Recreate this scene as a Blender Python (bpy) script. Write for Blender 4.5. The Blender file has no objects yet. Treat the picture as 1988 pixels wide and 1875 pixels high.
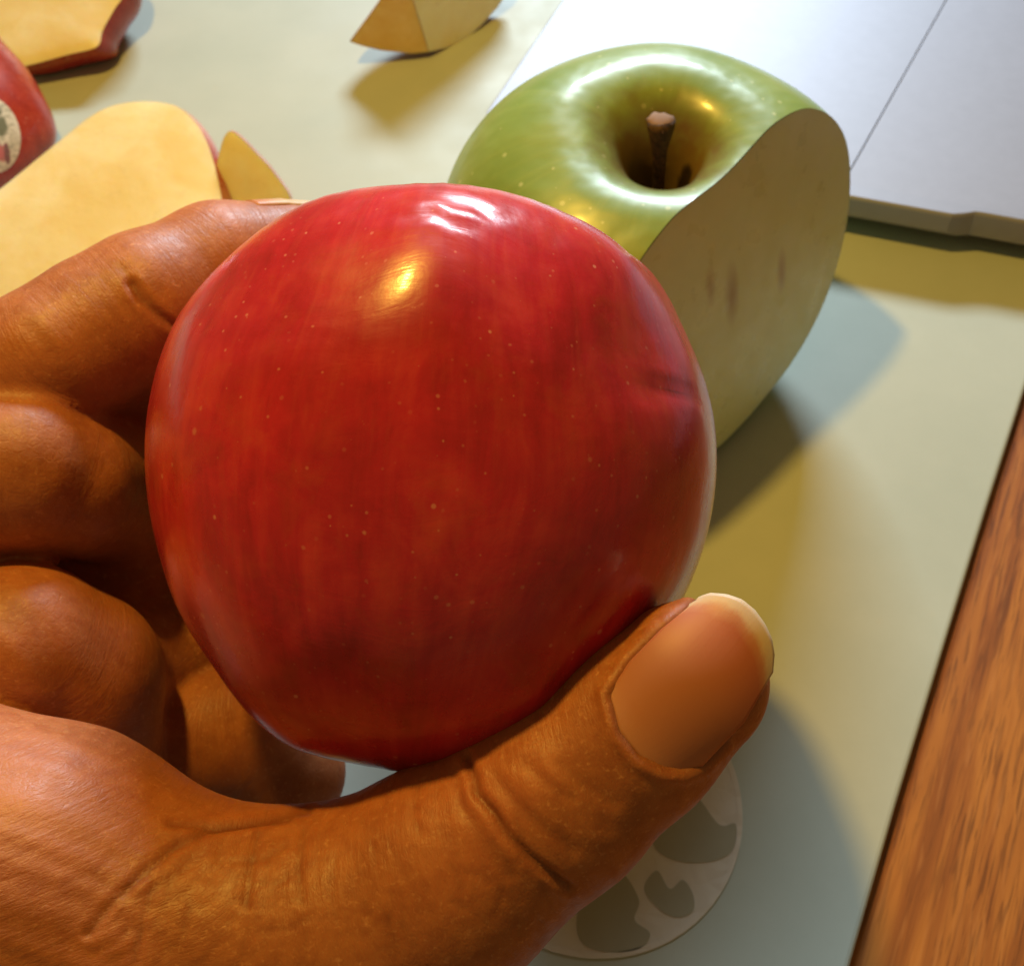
import bpy, bmesh, math, random
import numpy as np
from mathutils import Vector, Matrix, noise as mnoise
random.seed(7); rng = np.random.default_rng(7)
sc = bpy.context.scene
col = sc.collection

# ------------------------------------------------------------------ camera
F = 2200.0; TH = math.radians(54); RO = math.radians(-3); CH = 0.189
cam_d = bpy.data.cameras.new("camera"); cam = bpy.data.objects.new("camera", cam_d); col.objects.link(cam)
UPV = Vector((0, math.sin(TH), math.cos(TH))); BACK = Vector((0, -math.cos(TH), math.sin(TH))); RT = Vector((1, 0, 0))
_c, _s = math.cos(RO), math.sin(RO)
CX = RT*_c + UPV*_s; CY = -RT*_s + UPV*_c
CAMP = Vector((0, 0, CH))
cam.matrix_world = Matrix(((CX.x, CY.x, BACK.x, 0), (CX.y, CY.y, BACK.y, 0), (CX.z, CY.z, BACK.z, CH), (0, 0, 0, 1)))
cam_d.sensor_width = 36.0; cam_d.lens = 36.0*F/1988.0
cam_d.clip_start = 0.01; cam_d.clip_end = 50
cam_d.dof.use_dof = True; cam_d.dof.focus_distance = 0.118; cam_d.dof.aperture_fstop = 56
sc.camera = cam
C0, X0, Y0, B0 = [np.array(v) for v in (CAMP, CX, CY, BACK)]

# ------------------------------------------------------------------ world and lamps
w = bpy.data.worlds.new("World"); sc.world = w; w.use_nodes = True
bg = w.node_tree.nodes["Background"]; bg.inputs[0].default_value = (0.80, 0.56, 0.22, 1); bg.inputs[1].default_value = 0.20
def area(name, loc, target, sx, sy, power, colr, shape='RECTANGLE'):
    d = bpy.data.lights.new(name, 'AREA'); d.shape = shape; d.size = sx; d.size_y = sy; d.energy = power; d.color = colr
    o = bpy.data.objects.new(name, d); col.objects.link(o); o.location = loc
    o.rotation_euler = (Vector(target)-Vector(loc)).to_track_quat('-Z', 'Y').to_euler(); return o
area('warm_lamp', (-0.08, 0.20, .37), (0.01, .14, 0), .022, .022, 1.0, (1.0, .58, .085), 'DISK')
area('cool_window', (0.18, 1.40, .72), (0.02, .14, 0), .50, .16, 30, (.66, .80, .90))
sc.view_settings.view_transform = 'Standard'; sc.view_settings.look = 'None'
sc.view_settings.exposure = 0; sc.view_settings.gamma = 1
sc.cycles.use_denoising = True
sc.cycles.max_bounces = 8

# ------------------------------------------------------------------ helpers
def P(px, py, dep):
    return C0 + dep*(X0*((px-994)/F) + Y0*(-(py-937.5)/F) - B0)
def G(px, py, z=0.0):
    d = P(px, py, 1.0) - C0; return C0 + d*((z-CH)/d[2])
def proj(V):
    R = V - C0; dep = -(R@B0); return 994 + F*(R@X0)/dep, 937.5 - F*(R@Y0)/dep, dep
def sm(x, a, b):
    t = np.clip((x-a)/(b-a), 0, 1); return t*t*(3-2*t)
def mesh_obj(name, V, Fc, mat, parent=None, smooth=True):
    me = bpy.data.meshes.new(name)
    me.from_pydata([tuple(map(float, v)) for v in V], [], [tuple(map(int, f)) for f in Fc]); me.update()
    if smooth: me.polygons.foreach_set('use_smooth', [True]*len(me.polygons))
    me.materials.append(mat)
    o = bpy.data.objects.new(name, me); col.objects.link(o); o.parent = parent; return o
def bm_obj(name, bm, mat, parent=None, smooth=True):
    me = bpy.data.meshes.new(name); bm.to_mesh(me); bm.free()
    if smooth: me.polygons.foreach_set('use_smooth', [True]*len(me.polygons))
    me.materials.append(mat)
    o = bpy.data.objects.new(name, me); col.objects.link(o); o.parent = parent; return o
def set_attr(o, name, A):
    A = np.asarray(A, dtype=np.float32); at = o.data.attributes.new(name, 'FLOAT_VECTOR', 'POINT'); at.data.foreach_set('vector', A.ravel())
def tag(o, label=None, cat=None, group=None, kind=None):
    for k, v in (('label', label), ('category', cat), ('group', group), ('kind', kind)):
        if v: o[k] = v
    return o
def empty(name, loc, label, cat, group=None):
    o = bpy.data.objects.new(name, None); col.objects.link(o); o.location = loc; o.empty_display_size = .01
    bpy.context.view_layer.update(); return tag(o, label, cat, group)
def keep(o, par):   # parent a part whose mesh is written in world coordinates
    o.parent = par; o.matrix_parent_inverse = Matrix.Translation(-par.location); return o

class NT:
    def __init__(s, name):
        s.m = bpy.data.materials.new(name); s.m.use_nodes = True; s.t = s.m.node_tree
        s.b = s.t.nodes['Principled BSDF']
    def n(s, typ, ins=None, **kw):
        n = s.t.nodes.new(typ)
        for k, v in kw.items(): setattr(n, k, v)
        for k, v in (ins or {}).items():
            if isinstance(v, bpy.types.NodeSocket): s.t.links.new(v, n.inputs[k])
            else: n.inputs[k].default_value = v
        return n
    def set(s, **kw):
        for k, v in kw.items():
            k = k.replace('_', ' ')
            if isinstance(v, bpy.types.NodeSocket): s.t.links.new(v, s.b.inputs[k])
            else: s.b.inputs[k].default_value = v
    def attr(s, name): return s.n('ShaderNodeAttribute', attribute_name=name).outputs['Vector']
    def pos(s): return s.n('ShaderNodeNewGeometry').outputs['Position']
    def vmul(s, v, k): return s.n('ShaderNodeVectorMath', {0: v, 1: k}, operation='MULTIPLY').outputs[0]
    def noise(s, v, scale, det=3, rough=.55, dist=0.0, **kw):
        return s.n('ShaderNodeTexNoise', {'Vector': v, 'Scale': scale, 'Detail': det, 'Roughness': rough, 'Distortion': dist}, **kw).outputs['Fac']
    def ramp(s, fac, stops, mode='LINEAR'):
        n = s.n('ShaderNodeValToRGB', {'Fac': fac}); cr = n.color_ramp; cr.interpolation = mode
        while len(cr.elements) < len(stops): cr.elements.new(.5)
        for e, (p, c) in zip(cr.elements, stops):
            e.position = p; e.color = (c, c, c, 1) if not hasattr(c, '__len__') else (*c, 1)
        return n.outputs['Color']
    def mix(s, fac, a, b, mode='MIX'):
        n = s.n('ShaderNodeMix', data_type='RGBA', blend_type=mode)
        for k, v in ((0, fac), (6, a), (7, b)):
            if isinstance(v, bpy.types.NodeSocket): s.t.links.new(v, n.inputs[k])
            else: n.inputs[k].default_value = v if k == 0 or len(v) == 4 else (*v, 1)
        return n.outputs[2]
    def math(s, op, a, b=0.0):
        return s.n('ShaderNodeMath', {0: a, 1: b}, operation=op).outputs[0]
    def bump(s, h, strength, dist, prev=None):
        i = {'Height': h, 'Strength': strength, 'Distance': dist}
        if prev is not None: i['Normal'] = prev
        return s.n('ShaderNodeBump', i).outputs['Normal']

# ------------------------------------------------------------------ materials
def mat_mat():
    t = NT('sage_mat'); p = t.pos()
    c = t.ramp(t.noise(p, 28, 4, .6), [(.3, (.425, .475, .415)), (.7, (.48, .525, .46))])
    c = t.mix(t.ramp(t.noise(p, 900, 2), [(.45, 0.0), (.75, .12)]), c, (.42, .44, .36))
    sp = t.ramp(t.noise(p, 95, 2, .5), [(.70, 0.0), (.78, .22)])
    c = t.mix(sp, c, (.52, .47, .33))
    t.set(Base_Color=c, Roughness=t.ramp(t.noise(p, 60, 3), [(.3, .44), (.7, .56)]), Specular_IOR_Level=.28)
    t.set(Normal=t.bump(t.noise(p, 2600, 2), .10, .0001)); return t.m
def mat_wood():
    t = NT('brown_wood'); m = t.n('ShaderNodeMapping', {'Vector': t.pos(), 'Rotation': (0, 0, math.radians(-63))}).outputs[0]
    g = t.vmul(m, (7, 110, 50)); gf = t.vmul(m, (95, 1500, 400))
    c = t.ramp(t.noise(g, 1.0, 5, .6, 1.2), [(.25, (.15, .044, .009)), (.45, (.31, .098, .017)), (.60, (.46, .170, .029)), (.78, (.26, .076, .014))])
    pores = t.ramp(t.noise(gf, 1.0, 3, .55, .6), [(.50, 0.0), (.60, .72)])
    patch = t.ramp(t.noise(t.vmul(m, (14, 50, 30)), 1.0, 3), [(.36, .05), (.66, 1.0)])
    pf = t.math('MULTIPLY', pores, patch)
    c = t.mix(pf, c, (.045, .012, .004))
    c = t.mix(t.ramp(t.noise(t.vmul(m, (90, 900, 300)), 1.0, 2), [(.55, 0.0), (.72, .45)]), c, (.50, .20, .05))
    t.set(Base_Color=c, Roughness=.46, Specular_IOR_Level=.4, Normal=t.bump(pf, -.5, .0004)); return t.m
def mat_flesh(name, a, b, streak=None, patch=.7):
    t = NT(name); p = t.pos()
    c = t.mix(t.ramp(t.noise(p, 55, 4, .6, .6), [(.42, 0.0), (.62, patch)]), t.ramp(t.noise(p, 130, 4, .6, .4), [(.3, a), (.7, b)]), (a[0]*.96, a[1]*.88, a[2]*.68))
    if streak:
        for (wp, rad, cc) in streak:
            dv = t.n('ShaderNodeVectorMath', {0: p, 1: wp}, operation='SUBTRACT').outputs[0]
            dv = t.vmul(dv, rad); ln = t.n('ShaderNodeVectorMath', {0: dv}, operation='LENGTH').outputs['Value']
            ln = t.math('ADD', ln, t.math('MULTIPLY', t.noise(t.vmul(p, (1, 1, .2)), 600, 3), .28))
            c = t.mix(t.ramp(ln, [(.30, .75), (1.25, 0.0)]), c, cc)
    t.set(Base_Color=c, Roughness=t.ramp(t.noise(p, 180, 3), [(.35, .26), (.65, .5)]), Subsurface_Weight=.6, Subsurface_Radius=(1, .7, .3), Subsurface_Scale=.0035, Specular_IOR_Level=.45)
    n1 = t.bump(t.noise(p, 1500, 3, .7), .2, .0002)
    t.set(Normal=t.bump(t.noise(p, 160, 3), .18, .0008, n1)); return t.m
def mat_red(name='red_peel', base=((.33, .009, .013), (.54, .016, .034), (.69, .055, .050)), coat=.42):
    t = NT(name); s = t.attr('polar'); q = t.attr('unit')
    st = t.noise(t.vmul(s, (7, 7, 1.6)), 1.6, 5, .62, .5)
    c = t.ramp(t.math('ADD', t.math('MULTIPLY', st, .45), t.math('MULTIPLY', t.noise(q, 4.0, 6, .62, .6), .55)), [(.32, base[0]), (.5, base[1]), (.68, base[2])])
    mot = t.noise(q, 5.5, 6, .68, .4)
    c = t.mix(t.ramp(mot, [(.50, 0.0), (.78, .55)]), c, (.56, .085, .025))
    c = t.mix(t.ramp(t.noise(q, 1.5, 3, .5), [(.40, 0.0), (.68, .6)]), c, (.27, .009, .018))
    c = t.mix(t.ramp(t.noise(t.vmul(s, (26, 26, 3.0)), 1.0, 4, .6), [(.52, 0.0), (.74, .24)]), c, (.55, .07, .045))
    for sc_, lo_, k_, mx_, cc in ((17.0, .01, .16, .55, (.82, .40, .28)), (30.0, .0, .26, .42, (.74, .30, .22)), (9.0, .03, .10, .55, (.80, .42, .28))):
        v = t.n('ShaderNodeTexVoronoi', {'Vector': q, 'Scale': sc_, 'Randomness': 1.0}); rc = t.n('ShaderNodeSeparateColor', {0: v.outputs['Color']})
        lim = t.math('ADD', t.math('MULTIPLY', t.math('POWER', rc.outputs[0], 2.0), k_), lo_)
        dd = t.math('DIVIDE', t.math('ADD', v.outputs['Distance'], t.math('MULTIPLY', t.noise(q, 90, 2), .06)), t.math('ADD', lim, .03))
        fade = t.math('MULTIPLY', t.ramp(dd, [(.6, 1.0), (1.05, 0.0)]), t.math('MULTIPLY', rc.outputs[1], mx_))
        c = t.mix(fade, c, cc)
    t.set(Base_Color=c, Roughness=t.ramp(t.noise(q, 7, 4), [(.35, .24), (.7, .34)]), Specular_IOR_Level=.38, Coat_Weight=coat, Coat_Roughness=.13,
          Subsurface_Weight=.12, Subsurface_Radius=(1, .3, .2), Subsurface_Scale=.002)
    scr = t.noise(t.vmul(q, (3.2, 26, 12)), 1.0, 3, .6, 1.5)
    n1 = t.bump(t.noise(q, 3.6, 2, .5), .25, .0010)
    n2 = t.bump(scr, .11, .00025, n1)
    n3 = t.bump(t.noise(q, 46, 3), .10, .0001, n2)
    t.set(Normal=n3, Coat_Normal=n3); return t.m
def mat_green():
    t = NT('green_peel'); s = t.attr('polar'); q = t.attr('unit')
    c = t.ramp(t.noise(q, 2.2, 4, .55), [(.3, (.17, .29, .065)), (.55, (.23, .35, .095)), (.75, (.31, .42, .15))])
    c = t.mix(t.ramp(t.noise(t.vmul(s, (9, 9, 1.2)), 1.2, 4, .6), [(.5, 0.0), (.8, .18)]), c, (.46, .53, .15))
    v = t.n('ShaderNodeTexVoronoi', {'Vector': q, 'Scale': 15.0, 'Randomness': 1.0})
    lim = t.math('MULTIPLY', t.n('ShaderNodeSeparateColor', {0: v.outputs['Color']}).outputs[0], .075)
    c = t.mix(t.math('MULTIPLY', t.math('LESS_THAN', v.outputs['Distance'], t.math('MULTIPLY', lim, 2.2)), .5), c, (.58, .66, .36))
    # russet inside the stem bowl, painted browner to put shade in the hollow
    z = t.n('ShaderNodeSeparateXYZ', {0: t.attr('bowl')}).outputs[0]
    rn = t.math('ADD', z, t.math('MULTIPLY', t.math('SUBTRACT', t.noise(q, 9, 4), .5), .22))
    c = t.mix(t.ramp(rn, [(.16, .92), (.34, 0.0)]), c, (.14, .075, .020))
    t.set(Base_Color=c, Roughness=.36, Coat_Weight=.22, Coat_Roughness=.14, Subsurface_Weight=.15, Subsurface_Radius=(.6, 1, .2), Subsurface_Scale=.002)
    n1 = t.bump(t.noise(q, 4.5, 2), .38, .0012); t.set(Normal=n1); return t.m
def mat_skin():
    t = NT('brown_skin'); p = t.pos(); a = t.n('ShaderNodeSeparateXYZ', {0: t.attr('skin')})
    c = t.ramp(t.noise(p, 75, 4, .6), [(.3, (.31, .100, .032)), (.7, (.46, .168, .056))])
    c = t.mix(t.ramp(t.noise(p, 520, 3, .6), [(.42, .0), (.70, .50)]), c, (.25, .066, .022))
    c = t.mix(t.ramp(t.noise(p, 1400, 2, .6), [(.58, .0), (.78, .45)]), c, (.66, .32, .15))
    c = t.mix(t.ramp(t.noise(p, 38, 3), [(.48, 0.0), (.7, .5)]), c, (.40, .105, .045))
    c = t.mix(a.outputs['Z'], c, (.62, .25, .115))  # mixes in the painted sheen of the web
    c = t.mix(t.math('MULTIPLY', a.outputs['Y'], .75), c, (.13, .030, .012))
    wr = t.n('ShaderNodeTexNoise', {'Vector': t.vmul(p, (130, 130, 130)), 'W': t.math('MULTIPLY', a.outputs['X'], 1500.0), 'Scale': 1.0, 'Detail': 2.0, 'Roughness': .5}, noise_dimensions='4D').outputs['Fac']
    vo = t.n('ShaderNodeTexVoronoi', {'Vector': t.vmul(p, (900, 900, 900)), 'W': t.math('MULTIPLY', a.outputs['X'], 2300.0), 'Scale': 1.0, 'Randomness': 1.0}, feature='DISTANCE_TO_EDGE', voronoi_dimensions='4D').outputs['Distance']
    vo = t.ramp(vo, [(.0, 0.0), (.16, 1.0)])
    n1 = t.bump(wr, .50, .00022)
    n2 = t.bump(vo, .24, .00006, n1)
    n3 = t.bump(t.noise(p, 330, 5, .7), .26, .0004, t.bump(t.noise(p, 2600, 2, .6), .22, .00010, n2))
    rg = t.ramp(t.noise(p, 600, 3), [(.3, .42), (.7, .58)])
    t.set(Base_Color=c, Roughness=rg, Specular_IOR_Level=.38, Subsurface_Weight=.35, Subsurface_Radius=(1, .35, .15), Subsurface_Scale=.0022, Normal=n3)
    return t.m
def mat_plain(name, c, rough=.5, metal=0.0, **kw):
    t = NT(name); p = t.pos()
    cc = t.mix(t.ramp(t.noise(p, 300, 3), [(.3, 0.0), (.7, .25)]), c, tuple(x*.8 for x in c))
    t.set(Base_Color=cc, Roughness=rough, Metallic=metal, **kw); return t.m

M_MAT, M_WOOD, M_RED, M_GREEN, M_SKIN = mat_mat(), mat_wood(), mat_red(), mat_green(), mat_skin()
M_YFLESH = mat_flesh('yellow_flesh', (.88, .79, .48), (.93, .86, .60))

M_RIM = mat_plain('cut_peel_rim', (.26, .42, .05), .4)
M_BFLESH = mat_flesh('browned_flesh', (.74, .50, .15), (.84, .66, .30))
# ------------------------------------------------------------------ table and mat
def slab(name, pts, z0, z1, mat, bev=.0012):
    bm = bmesh.new(); vs = [bm.verts.new((x, y, z0)) for x, y in pts]; f = bm.faces.new(vs)
    r = bmesh.ops.extrude_face_region(bm, geom=[f]); bmesh.ops.translate(bm, verts=[v for v in r['geom'] if isinstance(v, bmesh.types.BMVert)], vec=(0, 0, z1-z0))
    bmesh.ops.recalc_face_normals(bm, faces=bm.faces)
    top = [e for e in bm.edges if all(abs(v.co.z-z1) < 1e-6 for v in e.verts)]
    bmesh.ops.bevel(bm, geom=top, offset=bev, segments=3, affect='EDGES', profile=.5)
    return bm_obj(name, bm, mat, smooth=False)
tb = slab('table', [(-.6, -.4), (.6, -.4), (.6, .9), (-.6, .9)], -.043, -.003, M_WOOD); tag(tb, kind='structure')
edge = [(1650-40, 2010), (1650, 1875), (1740, 1562), (1835, 1250), (1915, 990), (1988, 762)]
e3 = [G(*p)[:2] for p in edge]; dlast = e3[-1]-e3[-2]; dlast /= np.linalg.norm(dlast)
e3 = [e3[0]-(e3[1]-e3[0])/np.linalg.norm(e3[1]-e3[0])*.10] + e3 + [e3[-1]+dlast*.22]
mt = slab('sage_mat', [tuple(p) for p in e3] + [(-.40, e3[-1][1]), (-.40, e3[0][1])], -.003, 0.0, M_MAT, .0009)
# kept as the surface everything rests on
tag(mt, 'pale sage green plastic mat lying on the brown wooden table', 'mat')

# frosted round world-map emblem printed on the mat
ec = np.array([.0110, .0690]); er = .0252
M_VEIL = mat_plain('frosted_print', (.70, .65, .55), .65); _b = M_VEIL.node_tree; _v = _b.nodes.new('ShaderNodeTexVoronoi'); _v.inputs['Scale'].default_value = 260; _v.feature = 'DISTANCE_TO_EDGE'; _g = _b.nodes.new('ShaderNodeNewGeometry'); _b.links.new(_g.outputs['Position'], _v.inputs['Vector']); _u = _b.nodes.new('ShaderNodeBump'); _u.inputs['Distance'].default_value = .0004; _u.inputs['Strength'].default_value = .5; _b.links.new(_v.outputs['Distance'], _u.inputs['Height']); _b.links.new(_u.outputs[0], _b.nodes['Principled BSDF'].inputs['Normal'])
M_VEIL.node_tree.nodes['Principled BSDF'].inputs['Alpha'].default_value = .85
M_SEA = mat_plain('frosted_sea', (.38, .37, .27), .5); M_SEA.node_tree.nodes['Principled BSDF'].inputs['Alpha'].default_value = .85
def flat(name, pts, z, mat, par):
    bm = bmesh.new(); vs = [bm.verts.new((x, y, z)) for x, y in pts]; f = bm.faces.new(vs); bmesh.ops.triangulate(bm, faces=[f])
    return bm_obj(name, bm, mat, par, False)
def blob(px, n=10):  # smooth closed curve through pixel points
    pts = [G(*p)[:2] for p in px]; out = []
    for i in range(len(pts)):
        a, b, c, d = pts[i-1], pts[i], pts[(i+1) % len(pts)], pts[(i+2) % len(pts)]
        for k in range(n):
            t = k/n; out.append(.5*((2*b)+(-a+c)*t+(2*a-5*b+4*c-d)*t*t+(-a+3*b-3*c+d)*t**3))
    return out
disc = [(ec[0]+er*math.cos(a)*(1+.006*math.sin(5*a)), ec[1]+er*math.sin(a)*(1+.006*math.sin(4*a))) for a in np.linspace(0, 2*math.pi, 72, endpoint=False)]
em = flat('round_emblem', disc, .00012, M_VEIL, mt)
ring = bmesh.new(); vv = [[ring.verts.new((ec[0]+(er*k)*math.cos(a), ec[1]+(er*k)*math.sin(a), .00022)) for a in np.linspace(0, 2*math.pi, 72, endpoint=False)] for k in (.965, 1.0)]
for i in range(72): ring.faces.new((vv[0][i], vv[0][(i+1) % 72], vv[1][(i+1) % 72], vv[1][i]))
bm_obj('emblem_ring', ring, M_VEIL, em, False)
for b in ([(1345, 1540), (1395, 1600), (1428, 1600), (1422, 1650), (1380, 1672), (1320, 1672), (1275, 1650), (1260, 1600), (1300, 1560)],
          [(1275, 1690), (1300, 1725), (1325, 1708), (1345, 1735), (1345, 1768), (1315, 1780), (1280, 1765), (1250, 1725)],
          [(1200, 1690), (1240, 1745), (1232, 1785), (1262, 1812), (1240, 1842), (1180, 1848), (1130, 1830), (1120, 1780), (1140, 1720)],
          [(1010, 1700), (1050, 1740), (1040, 1800), (990, 1790), (960, 1740)]):
    flat('map_patch', blob(b), .00022, M_SEA, em)

# ------------------------------------------------------------------ laptop
M_ALU = mat_plain('aluminium', (.30, .31, .385), .50, .22); M_ALU2 = mat_plain('glass_trackpad', (.31, .32, .40), .52, .20); M_DARK = mat_plain('black_rubber', (.012, .012, .010), .6)
LZ = .0115
cor = np.array([-.0050, .2390]); u = np.array([math.cos(math.radians(-20.5)), math.sin(math.radians(-20.5))]); v = np.array([math.cos(math.radians(65)), math.sin(math.radians(65))])
v2 = np.array([math.cos(math.radians(59)), math.sin(math.radians(59))])
LW, LD = .313, .221
def rrect(x0, y0, x1, y1, r, n=7, vv=v):
    o = []
    for cx, cy, a0 in ((x0+r, y0+r, 180), (x1-r, y0+r, 270), (x1-r, y1-r, 0), (x0+r, y1-r, 90)):
        for k in range(n+1):
            a = math.radians(a0+90*k/n); o.append((cx+r*math.cos(a), cy+r*math.sin(a)))
    return o
out = rrect(0, 0, LW, LD, .010)
ins = []   # the finger scoop in the front edge
nx0, nx1 = .1165, .1935
for k in range(33):
    x = nx0 + (nx1-nx0)*k/32; dd = .0024*float(sm(np.array(min(x-nx0, nx1-x)), 0, .0055)); ins.append((x, dd))
out = out[:8] + ins + out[8:]
def lw(p, z, vv=v): q = cor + u*p[0] + vv*p[1]; return (q[0], q[1], z)
lap = empty('laptop', (cor[0]+.05, cor[1]+.05, 0), 'silver laptop palm rest with trackpad lying behind the green apple', 'laptop')
bm = bmesh.new(); cen = np.array([LW/2, LD/2]); rings = []
def inset(p, d): q = np.array(p); q2 = q.copy(); q2[0] = min(max(q[0], d), LW-d) if d > 0 else q[0]; q2[1] = min(max(q[1], d), LD-d) if d > 0 else q[1]; return q2
for z, d in ((LZ, .0006), (LZ-.0003, .0002), (LZ-.0008, 0), (LZ-.0052, 0), (LZ-.0066, .0012), (LZ-.0078, .0040), (LZ-.0088, .010)):
    rings.append([bm.verts.new(lw(inset(p, d) if not (d < .001 and .1155 < p[0] < .1945 and p[1] < .02) else (p[0], p[1]+d), z)) for p in out])
N = len(out)
for a, b in zip(rings[:-1], rings[1:]):
    for i in range(N): bm.faces.new((a[i], b[i], b[(i+1) % N], a[(i+1) % N]))
bm.faces.new(rings[-1][::-1])
tp = rrect(.0900, .0045, .2260, .112, .001, 4)
tpw = [bm.verts.new(lw((cor*0+0)[0:0].tolist() or (0, 0), LZ)) for _ in ()]
def tw(p, z): q = cor + u*p[0] + v2*p[1]; return (q[0], q[1], z)
inner = [bm.verts.new(tw(p, LZ)) for p in tp]; low = [bm.verts.new(tw(p, LZ-.0010)) for p in tp]
ie = [bm.edges.new((inner[i], inner[(i+1) % len(tp)])) for i in range(len(tp))]
oe = [bm.edges.get((rings[0][i], rings[0][(i+1) % N])) for i in range(N)]
for i in range(len(tp)): bm.faces.new((inner[i], inner[(i+1) % len(tp)], low[(i+1) % len(tp)], low[i]))
bmesh.ops.triangle_fill(bm, edges=ie+oe, use_beauty=True)
bm.faces.new(low)
bmesh.ops.recalc_face_normals(bm, faces=bm.faces)
keep(bm_obj('base_shell', bm, M_ALU, None, False), lap)
bm = bmesh.new(); tpi = rrect(.0900+.00035, .0045+.00003, .2260-.00035, .112-.00035, .0008, 4)
a = [bm.verts.new(tw(p, LZ-.00002)) for p in tpi]; b = [bm.verts.new(tw(p, LZ-.0009)) for p in tpi]; bm.faces.new(a)
for i in range(len(a)): bm.faces.new((a[i], b[i], b[(i+1) % len(a)], a[(i+1) % len(a)]))
bmesh.ops.recalc_face_normals(bm, faces=bm.faces)
keep(bm_obj('trackpad', bm, M_ALU2, None, False), lap)
for fx, fy in ((.03, .02), (LW-.03, .02), (.03, LD-.02), (LW-.03, LD-.02)):
    bm = bmesh.new(); c = lw((fx, fy), .0017); bmesh.ops.create_cone(bm, segments=24, radius1=.006, radius2=.0052, depth=.0026, cap_ends=True, matrix=Matrix.Translation((c[0], c[1], .0014)))
    keep(bm_obj('rubber_foot', bm, M_DARK, None, False), lap)

# ------------------------------------------------------------------ apples
PROF_G = [(0, .20), (.045, .22), (.08, .38), (.12, .59), (.175, .735), (.255, .83), (.36, .88), (.48, .875), (.66, .79), (.83, .61), (.95, .37), (1.0, .07), (.985, -.22), (.90, -.52), (.75, -.75), (.58, -.88), (.42, -.93), (.30, -.92), (.19, -.87), (.08, -.80), (0, -.78)]
PROF_R = [(0, .60), (.05, .62), (.11, .70), (.19, .82), (.30, .91), (.43, .96), (.58, .965), (.74, .90), (.88, .73), (.965, .46), (1.0, .14), (.98, -.18), (.90, -.49), (.77, -.74), (.61, -.90), (.46, -.985), (.33, -.99), (.21, -.95), (.09, -.90), (0, -.88)]
def cr(pts, n):
    pts = [np.array(p, float) for p in pts]; o = []
    ext = [2*pts[0]-pts[1]] + pts + [2*pts[-1]-pts[-2]]
    for i in range(len(pts)-1):
        a, b, c, d = ext[i:i+4]
        for k in range(n):
            t = k/n; o.append(.5*((2*b)+(-a+c)*t+(2*a-5*b+4*c-d)*t*t+(-a+3*b-3*c+d)*t**3))
    o.append(pts[-1]); return np.array(o)
def apple_arrays(prof, R, axis, center, nphi=160, nseg=6, lobe=.03, seed=0, spin=0.0, sx=1.0):
    pr = cr(prof, nseg); pr[:, 0] = np.maximum(pr[:, 0], 0); K = len(pr)
    phi = np.linspace(0, 2*math.pi, nphi, endpoint=False)+spin
    r, z = pr[:, 0][:, None], pr[:, 1][:, None]
    wgt = .5*sm(-z, -.1, .95)+.95*sm(z, .4, .9)
    rr = r*(1+lobe*np.cos(5*phi+seed)*wgt) * (1+.012*np.cos(2*phi+seed*2)+.008*np.cos(3*phi+1+seed))
    zz = z + lobe*.8*np.cos(5*phi+seed)*sm(r, .25, .6)*(1-sm(r, .75, 1.0))*np.sign(z) + .02*np.cos(phi+seed)*sm(z, .2, .8)
    U = np.stack([rr*np.cos(phi)*sx, rr*np.sin(phi), zz+0*phi], -1)
    polar = np.stack([np.cos(phi)+0*zz, np.sin(phi)+0*zz, zz], -1)
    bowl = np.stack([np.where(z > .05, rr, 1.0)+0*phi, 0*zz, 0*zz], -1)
    ax = Vector(axis).normalized(); M = np.array(ax.to_track_quat('Z', 'Y').to_matrix())
    idx = np.arange(K*nphi).reshape(K, nphi)
    U = U.reshape(-1, 3); W = np.array(center)+R*(U@M.T)
    Fc = []
    for i in range(K-1):
        a = idx[i]; b = idx[i+1]; a2 = np.roll(a, -1); b2 = np.roll(b, -1)
        Fc.append(np.stack([a, b, b2, a2], 1))
    Fc = np.concatenate(Fc)
    return W, Fc, U, polar.reshape(-1, 3), bowl.reshape(-1, 3), M
def clean(o):
    bm = bmesh.new(); bm.from_mesh(o.data); bmesh.ops.remove_doubles(bm, verts=bm.verts, dist=2e-6)
    bmesh.ops.recalc_face_normals(bm, faces=bm.faces); bm.to_mesh(o.data); bm.free()
    o.data.polygons.foreach_set('use_smooth', [True]*len(o.data.polygons)); return o

# --- the red apple held in the hand
AC = P(836, 925, .143); AR = 555*.143/F
axr = .08*X0 + .99*Y0 - .03*B0
_m = np.array(Vector(axr).normalized().to_track_quat('Z', 'Y').to_matrix()); _f = _m.T@(B0+.5*Y0); seed_r = math.pi-5*math.atan2(_f[1], _f[0])
W, Fc, U, PO, BO, MR = apple_arrays(PROF_R, AR, axr, AC, 224, 9, .036, seed_r)
cont = [(860, 356), (1000, 375), (1120, 425), (1230, 490), (1300, 580), (1352, 690), (1385, 800), (1392, 900), (1380, 1010), (1350, 1110), (1300, 1210), (1215, 1320), (1100, 1420), (960, 1485), (780, 1500), (650, 1475), (560, 1450), (480, 1390), (420, 1305), (352, 1200), (310, 1080), (285, 960), (280, 850), (298, 730), (335, 630), (385, 560), (455, 487), (550, 415), (650, 373), (760, 357)]
ca = np.array(cont, float); cang = np.arctan2(-(ca[:, 1]-925), ca[:, 0]-836); crad = np.hypot(ca[:, 0]-836, ca[:, 1]-925)
o_ = np.argsort(cang); cang, crad = cang[o_], crad[o_]
def crf(a): return np.interp(a, np.concatenate([cang-2*math.pi, cang, cang+2*math.pi]), np.tile(crad, 3))
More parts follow.
